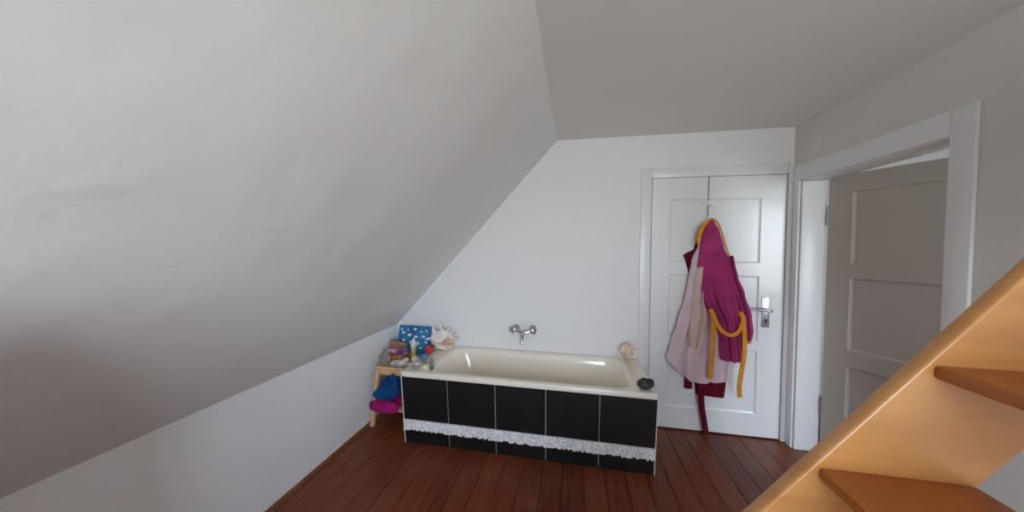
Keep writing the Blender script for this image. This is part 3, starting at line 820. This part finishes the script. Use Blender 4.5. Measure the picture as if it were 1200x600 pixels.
# disc of mother of pearl standing on edge and a yellow pebble beside it
bm = bmesh.new()
lump(bm, (0, 0, 0), (.028, .010, .043), .10, 1.5, 2, sub=4)
bmesh.ops.transform(bm, matrix=Matrix.Translation((.612, -.585, R0 + .042)) @ Matrix.Rotation(-.12, 4, 'X') @ Matrix.Rotation(-.35, 4, 'Z'), verts=bm.verts)
single('abalone_shell', drop(bm, R0), M['paua'], (.612, -.585, R0), 'oval green-grey mother-of-pearl piece standing on the front bathtub rim', 'shell')
bm = bmesh.new(); lump(bm, (.558, -.578, R0 + .02), (.018, .013, .020), .2, 1.6, 6)
single('yellow_pebble', drop(bm, R0), M['yellowstone'], (.558, -.578, R0), 'pale yellow pebble on the rim beside the standing green-grey piece', 'pebble')

# large spiny white shell in the back corner
sc = Vector((.500, -.125, R0 + .085))
sh = thing('spider_conch', 'large spiny white conch in the back left corner of the bathtub rim', 'shell', (sc.x, sc.y, R0))
bm = bmesh.new()
lump(bm, sc, (.096, .052, .062), .34, 2.4, 3, sub=5)
lump(bm, sc + Vector((-.055, .0, .0)), (.062, .046, .05), .22, 2, 4, sub=4)
lump(bm, sc + Vector((-.01, -.01, .035)), (.06, .040, .045), .4, 2, 6, sub=4)
lump(bm, sc + Vector((.01, -.02, -.055)), (.08, .045, .035), .15, 2, 5, sub=4)
part('shell_body', drop(bm, R0), M['white_shell'], sh)
for (p0, p1, p2, r) in (
        ((-.05, 0, .03), (-.09, -.005, .08), (-.085, -.005, .128), .014), ((-.01, 0, .06), (-.02, -.005, .11), (-.028, -.005, .158), .015),
        ((.03, 0, .06), (.05, -.005, .10), (.048, -.005, .140), .013), ((.055, 0, .045), (.085, -.005, .085), (.100, -.008, .112), .012),
        ((.075, -.01, .02), (.115, -.02, .05), (.142, -.02, .065), .011), ((.08, -.015, -.01), (.130, -.03, .01), (.168, -.03, .018), .011),
        ((-.09, 0, 0), (-.13, -.01, .0), (-.165, -.015, -.012), .015)):
    bm = bmesh.new(); tube(bm, catmull([sc + Vector(p0), sc + Vector(p1), sc + Vector(p2)], 6), [r, r * .75, .002], 10)
    part('spine', bm, M['white_shell'], sh)
bm = bmesh.new()
lump(bm, sc + Vector((.042, -.044, -.024)), (.074, .022, .044), .15, 2, 8, sub=4, mtx=Matrix.Rotation(-.35, 3, 'Y'))
part('shell_lip', bm, M['pink_shell'], sh, label='pinkish inner lip')
for k in range(4):
    bm = bmesh.new()
    q = Vector((.005 + k * .020, -.064, -.038 + k * .006)); e = Vector((.062 + k * .022, -.058, .040 - k * .016))
    tube(bm, catmull([sc + q, sc + q.lerp(e, .5) + Vector((0, -.006, 0)), sc + e], 6), [.002, .0042, .001], 8)
    part('lip_streak', bm, M['brown_spine'], sh, label='dark brown streak across the lip')

# conch at the back right corner and the dark stone at the front right
bm = spiral_shell((2.025, -.095, R0 + .05), Matrix.Rotation(1.35, 4, 'Y') @ Matrix.Rotation(.5, 4, 'Z'), .13, .125, spikes=9, seed=2)
lump(bm, (2.005, -.090, R0 + .045), (.050, .044, .050), .25, 2.2, 9, sub=4)
single('cream_conch', drop(bm, R0), M['cream_shell'], (2.02, -.095, R0), 'cream knobbly conch in the back right corner of the bathtub rim', 'shell')
bm = bmesh.new(); lump(bm, (2.038, -.572, R0 + .028), (.050, .034, .032), .35, 1.3, 5, sub=4)
single('dark_stone', drop(bm, R0), M['stone'], (2.038, -.572, R0), 'dark grey stone at the front right corner of the bathtub rim', 'stone')

# ------------------------------------------------------------------ over-door hook and bathrobes
hk = thing('door_hook', 'white metal bow-shaped hook hanging over the closed door', 'hook', (2.58, -.012, 1.63))
bm = bmesh.new(); ribbon(bm, [(2.578, -.0075, 1.9620), (2.578, -.0075, 1.80), (2.578, -.0075, 1.66)], .009, .0018)
box(bm, 2.5735, 2.5825, -.0075, .012, 1.9612, 1.9630)
part('strap', bm, M['strap'], hk)
bm = bmesh.new()
cc = Vector((2.581, -.016, 1.764))
lump(bm, cc, (.015, .008, .018), .1, 2, 1, sub=3)
for ex, ez, w_ in ((-.072, .022, .017), (-.062, -.034, .013), (.080, .024, .018), (.052, -.034, .013)):
    e = Vector((ex, 0, ez)); n = 9
    pts = [cc + e * (i / (n - 1)) + Vector((0, -.006 * math.sin(PI * i / (n - 1)), .004 * math.sin(PI * i / (n - 1)))) for i in range(n)]
    ribbon(bm, pts, [.006 + w_ * math.sin(PI * min(1, .12 + .85 * i / (n - 1))) for i in range(n)], .005)
part('bow', bm, M['white_metal'], hk)
bm = bmesh.new(); tube(bm, catmull([(2.578, -.010, 1.665), (2.578, -.012, 1.60), (2.578, -.055, 1.575), (2.578, -.105, 1.592), (2.578, -.112, 1.615)]), .005, 10)
part('peg', bm, M['white_metal'], hk)

def interp(tab, z):
    tab = sorted(tab, key=lambda p: p[1])
    if z <= tab[0][1]: return tab[0][0]
    for a, b in zip(tab, tab[1:]):
        if a[1] <= z <= b[1]:
            t = (z - a[1]) / max(1e-9, b[1] - a[1])
            t2 = t * t * (3 - 2 * t) * .5 + t * .5
            return a[0] + (b[0] - a[0]) * t2
    return tab[-1][0]

def drape(Lt, Rt, z1, z0f, yb, depth, folds, nu=70, nv=90, seed=0.0, hem=0.004):
    """hanging cloth as a closed solid: left and right outlines (x,z), back at yb, belly depth(z), vertical folds
    folds: (u, half-width, amplitude, z_top) ridges (+) or grooves (-) ; z0f(u): hem height"""
    bm = bmesh.new(); F = []; B = []
    for j in range(nv + 1):
        fr, br = [], []
        for i in range(nu + 1):
            u = i / nu
            zb = z0f(u)
            z = z1 + (zb - z1) * (j / nv)
            l, r = interp(Lt, z), interp(Rt, z)
            t = 1 - abs(2 * u - 1) ** 2.6
            env = max(0.0, t) ** .5
            y = depth(z) * env
            for (fu, fw, fa, ft) in folds:
                k = min(1, max(0, (ft - z) / .18))
                cu = fu + .025 * math.sin(z * 5 + fu * 20 + seed)
                y += fa * k * math.exp(-((u - cu) / fw) ** 2) * min(1, env * 1.3)
            y += .006 * noise.noise(Vector((u * 5 + seed, z * 3.2, seed))) * env
            X = l + (r - l) * u + .004 * noise.noise(Vector((seed, z * 9, u)))
            yy = yb - max(.003, y) - .002
            fr.append(bm.verts.new((X, yy, z)))
            br.append(bm.verts.new((X, min(yb, yy + .03 + .7 * max(0, y - .03)) if False else yb, z)) if 0 < i < nu and 0 < j < nv else None)
        F.append(fr); B.append(br)
    # back sheet slightly inside
    for j in range(nv + 1):
        for i in range(nu + 1):
            if B[j][i] is None:
                c = F[j][i].co
                B[j][i] = bm.verts.new((c.x, yb, c.z))
    for j in range(nv):
        for i in range(nu):
            bm.faces.new((F[j][i], F[j + 1][i], F[j + 1][i + 1], F[j][i + 1]))
            bm.faces.new((B[j][i], B[j][i + 1], B[j + 1][i + 1], B[j + 1][i]))
        bm.faces.new((F[j][0], B[j][0], B[j + 1][0], F[j + 1][0]))
        bm.faces.new((F[j][nu], F[j + 1][nu], B[j + 1][nu], B[j][nu]))
    for i in range(nu):
        bm.faces.new((F[0][i], F[0][i + 1], B[0][i + 1], B[0][i]))
        bm.faces.new((F[nv][i], B[nv][i], B[nv][i + 1], F[nv][i + 1]))
    return bm

# dark red robe, nearest the door
rr_ = thing('red_bathrobe', 'dark red bathrobe hanging behind the pink ones with its hem showing', 'bathrobe', (2.60, -.02, .29), 'bathrobes on the closed door')
bm = drape([(2.545, 1.56), (2.49, 1.44), (2.47, 1.20), (2.50, .80), (2.512, .45), (2.522, .30)], [(2.60, 1.56), (2.64, 1.40), (2.68, 1.10), (2.72, .70), (2.732, .45), (2.722, .29)],
           1.56, lambda u: .300 - .012 * u, -.008, lambda z: .016, [(.3, .08, .006, 1.3), (.7, .08, .006, 1.3)], nu=40, nv=60, seed=2.0)
part('robe_body', bm, M['crimson'], rr_, angle=60)
bm = drape([(2.50, 1.425), (2.412, 1.370), (2.428, 1.33), (2.452, 1.22), (2.462, .9), (2.440, .50), (2.440, .33)], [(2.56, 1.425), (2.55, 1.25), (2.51, .8), (2.500, .50), (2.496, .33)],
           1.425, lambda u: .340, -.008, lambda z: .016, [], nu=16, nv=60, seed=5.0)
part('sleeve', bm, M['crimson'], rr_, angle=60)
bm = bmesh.new(); ribbon(bm, catmull([(2.548, -.046, .43), (2.545, -.050, .34), (2.553, -.052, .22), (2.570, -.052, .12), (2.588, -.048, .012)]), [.046, .040], .008)
part('belt', bm, M['crimson'], rr_, angle=60)

# pale pink robe
pr = thing('pale_pink_bathrobe', 'long pale pink bathrobe hanging left of and behind the magenta one', 'bathrobe', (2.55, -.06, .43), 'bathrobes on the closed door')
Lp = [(2.560, 1.585), (2.505, 1.445), (2.462, 1.33), (2.437, 1.22), (2.400, 1.02), (2.362, .89), (2.325, .72), (2.300, .60), (2.290, .572), (2.318, .535), (2.36, .50), (2.40, .44), (2.42, .41)]
Rp = [(2.600, 1.585), (2.66, 1.40), (2.72, 1.10), (2.75, .85), (2.752, .60), (2.745, .46), (2.73, .41)]
bm = drape([(2.560, 1.585), (2.505, 1.445), (2.462, 1.33), (2.445, 1.22), (2.416, 1.02), (2.376, .89), (2.334, .72), (2.296, .575)], Rp, 1.585,
           lambda u: .575 - .165 * min(1, u / .42) ** .75 + .022 * max(0, u - .42) / .58, -.038, lambda z: .036 + .006 * (1.58 - z),
           [(.14, .045, .020, 1.35), (.235, .028, -.030, 1.25), (.34, .05, .018, 1.2), (.46, .03, -.026, .85), (.58, .05, .014, .8), (.72, .03, -.018, .7), (.05, .03, -.014, 1.2)], seed=1.0)
part('robe_body', bm, M['pale'], pr, angle=60)
bm = drape([(2.530, 1.40), (2.474, 1.25), (2.462, 1.09), (2.440, .93), (2.436, .82), (2.443, .68)], [(2.540, 1.40), (2.535, 1.25), (2.528, 1.06), (2.560, .925), (2.535, .82), (2.500, .68)],
           1.40, lambda u: .690 - .012 * u, -.072, lambda z: .056, [(.30, .12, .014, 1.3), (.60, .08, -.028, 1.3), (.85, .08, .010, 1.2)], nu=28, nv=60, seed=3.0)
part('sleeve', bm, M['peach'], pr, angle=60)
bm = bmesh.new(); ribbon(bm, [(2.463, -.131, .722), (2.470, -.134, .70), (2.4705, -.133, .686)], .006, .003)
bm.free()
bm = bmesh.new(); ribbon(bm, catmull([(2.515, -.112, .445), (2.518, -.095, .36), (2.520, -.075, .25), (2.528, -.068, .14)]), .016, .006)
bm.free()

# magenta robe with orange trim, in front
mg = thing('magenta_bathrobe', 'magenta hooded bathrobe with orange trim and belt, frontmost on the door hook', 'bathrobe', (2.66, -.12, .60), 'bathrobes on the closed door')
Lm = [(2.545, 1.626), (2.510, 1.54), (2.500, 1.45), (2.492, 1.36), (2.486, 1.30), (2.490, 1.20), (2.498, 1.11), (2.540, 1.00), (2.580, .94), (2.622, .86), (2.640, .78), (2.648, .61)]
Rm = [(2.580, 1.626), (2.622, 1.55), (2.655, 1.43), (2.694, 1.35), (2.722, 1.26), (2.742, 1.20), (2.772, 1.10), (2.800, .98), (2.800, .86), (2.800, .75), (2.814, .655), (2.800, .61)]
bm = drape(Lm, Rm, 1.626, lambda u: .612 + .06 * max(0, (u - .72) / .28) ** 2, -.092, lambda z: .046 + .012 * min(1, (1.63 - z) / .5),
           [(.30, .035, -.034, 1.20), (.20, .06, .016, 1.3), (.46, .07, .018, 1.35), (.58, .03, -.018, 1.0), (.68, .05, .012, 1.1), (.80, .028, -.026, 1.12), (.90, .05, .010, 1.2), (.08, .04, -.010, 1.2)], seed=7.0)
part('robe_body', bm, M['magenta'], mg, angle=60)
bm = drape([(2.688, 1.372), (2.706, 1.22), (2.742, 1.10), (2.772, .96), (2.782, .86), (2.786, .765)], [(2.696, 1.372), (2.712, 1.31), (2.738, 1.22), (2.782, 1.11), (2.836, .945), (2.849, .83), (2.838, .765)],
           1.372, lambda u: .782 - .02 * u, -.104, lambda z: .048, [(.45, .15, .010, 1.2), (.75, .10, -.012, 1.1)], nu=24, nv=50, seed=9.0)
part('sleeve', bm, M['magenta'], mg, angle=60)
bm = drape([(2.784, .800), (2.786, .748)], [(2.848, .800), (2.836, .748)], .795, lambda u: .752 - .004 * u, -.098, lambda z: .050, [], nu=24, nv=8, seed=9.0)
part('cuff', bm, M['orange'], mg, angle=60)
bm = bmesh.new()
tube(bm, catmull([(2.488, -.092, 1.43), (2.490, -.095, 1.50), (2.510, -.105, 1.575), (2.545, -.115, 1.625), (2.572, -.118, 1.632), (2.602, -.116, 1.605), (2.632, -.112, 1.54), (2.660, -.112, 1.44), (2.684, -.114, 1.372)]), [.005, .014, .015, .010, .007, .007, .006, .006, .005], 10)
part('hood_trim', bm, M['orange'], mg, angle=60)
for a, b in (((2.556, -.152, .985), (2.582, -.150, .915)), ((2.740, -.160, .975), (2.768, -.158, .91))):
    bm = bmesh.new(); ribbon(bm, catmull([a, tuple((p + q) / 2 + (0, -.016, 0)[i] for i, (p, q) in enumerate(zip(a, b))), b], 6), .030, .012)
    part('belt_loop', bm, M['orange'], mg, angle=60)
bm = bmesh.new()
ribbon(bm, catmull([(2.566, -.172, .965), (2.585, -.176, .90), (2.618, -.180, .845), (2.655, -.182, .818), (2.695, -.182, .815), (2.732, -.180, .850), (2.750, -.178, .90), (2.754, -.176, .955)]), .027, .011)
ribbon(bm, catmull([(2.570, -.164, .955), (2.574, -.168, .80), (2.570, -.162, .62), (2.566, -.150, .472)]), .030, .009)
ribbon(bm, catmull([(2.760, -.168, .95), (2.772, -.166, .80), (2.776, -.160, .66), (2.764, -.150, .52), (2.762, -.140, .44), (2.768, -.135, .355)]), [.030, .034, .034, .036, .020, .036] if False else .030, .009)
part('belt', bm, M['orange'], mg, angle=60)

# ------------------------------------------------------------------ staircase beside the photographer
SYO, SYI, SN = -1.82, -1.856, -2.62
sl = 1.2452
def top_z(x): return .969 + sl * (x - 2.114)
def stringer(y0, y1):
    x0 = 2.114 - .969 / sl; xe = XR - .006; dz = .36
    bm = bmesh.new()
    prism(bm, [(x0, .001), (x0 + dz / sl, .001), (xe, top_z(xe) - dz), (xe, top_z(xe))], 'y', y0, y1)
    bmesh.ops.bevel(bm, geom=[e for e in bm.edges], offset=.006, segments=3, affect='EDGES', profile=.5)
    return bm
stairs = thing('staircase', 'steep open beech staircase in the lower right corner', 'staircase', (2.2, -2.2, 0))
part('stringer', stringer(SYI, SYO), M['stair'], stairs)
part('stringer', stringer(SN - .036, SN), M['stair'], stairs)
for j in range(-3, 5):
    X, Z = 2.114 + .192 * j, .957 + .239 * j
    bm = bmesh.new(); box(bm, X, min(X + .27, XR - .004), SN + .0005, SYI - .0005, Z - .028, Z, bev=.009, seg=3)
    part('tread', bm, M['tread'], stairs)

# ------------------------------------------------------------------ camera
f, yaw, pitch, roll = 370.2, 0.19303, 0.03208, 0.00590
yaw, pitch, roll = math.radians(11.06), math.radians(1.84), math.radians(.34)
c, s = math.cos(yaw), math.sin(yaw); cp, sp = math.cos(pitch), math.sin(pitch); cr, sr = math.cos(roll), math.sin(roll)
r = Vector((c, s, 0)); fw = Vector((-s, c, 0)); up = Vector((0, 0, 1))
f2 = fw * cp - up * sp; u2 = fw * sp + up * cp
cam = bpy.data.cameras.new('camera'); co = bpy.data.objects.new('camera', cam); COL.objects.link(co)
cam.sensor_width = 36; cam.lens = 36 * f / 1200; cam.clip_start = .02
R = r * cr + u2 * sr; U = -r * sr + u2 * cr
co.matrix_world = Matrix(((R.x, U.x, -f2.x, 1.5867), (R.y, U.y, -f2.y, -2.6426), (R.z, U.z, -f2.z, 1.4326), (0, 0, 0, 1)))
C.camera = co

# ------------------------------------------------------------------ daylight
w = bpy.data.worlds.new('overcast sky'); C.world = w; w.use_nodes = True
N, L = w.node_tree.nodes, w.node_tree.links
bg = N['Background']
tc = N.new('ShaderNodeTexCoord'); sx = N.new('ShaderNodeSeparateXYZ'); L.new(tc.outputs['Generated'], sx.inputs[0])
mr = N.new('ShaderNodeMapRange'); mr.inputs[1].default_value = -1; mr.inputs[2].default_value = 1
L.new(sx.outputs['Z'], mr.inputs[0])
rp = N.new('ShaderNodeValToRGB'); e = rp.color_ramp.elements
e[0].position = 0.0; e[0].color = (.44, .46, .42, 1)
e[1].position = 1.0; e[1].color = (.66, .84, 1.15, 1)
for p_, c_ in ((.47, (.645, .70, .69, 1)), (.52, (.88, .99, 1.10, 1)), (.7, (.80, .94, 1.14, 1))):
    k = e.new(p_); k.color = c_
L.new(mr.outputs[0], rp.inputs['Fac']); L.new(rp.outputs['Color'], bg.inputs['Color'])
bg.inputs['Strength'].default_value = 9.0
def portal(name, loc, rot, sx_, sy_):
    ld = bpy.data.lights.new(name, 'AREA'); ld.shape = 'RECTANGLE'; ld.size = sx_; ld.size_y = sy_
    ld.cycles.is_portal = True
    o = bpy.data.objects.new(name, ld); COL.objects.link(o); o.location = loc; o.rotation_euler = rot
portal('gable_daylight', ((WX0 + WX1) / 2, YF - .12, (WZ0 + WZ1) / 2), (PI / 2, 0, 0), WX1 - WX0, WZ1 - WZ0)
portal('adjoining_daylight', ((AX0 + AX1) / 2, -2.89, (AZ0 + AZ1) / 2), (PI / 2, 0, 0), AX1 - AX0, AZ1 - AZ0)

# ------------------------------------------------------------------ view
C.view_settings.view_transform = 'Standard'; C.view_settings.look = 'None'
C.view_settings.gamma = 1; C.view_settings.use_curve_mapping = False
C.view_settings.exposure = 1.0
C.cycles.use_denoising = True
C.cycles.max_bounces = 10; C.cycles.diffuse_bounces = 6
C.cycles.caustics_reflective = False; C.cycles.caustics_refractive = False
C.cycles.sample_clamp_indirect = 6
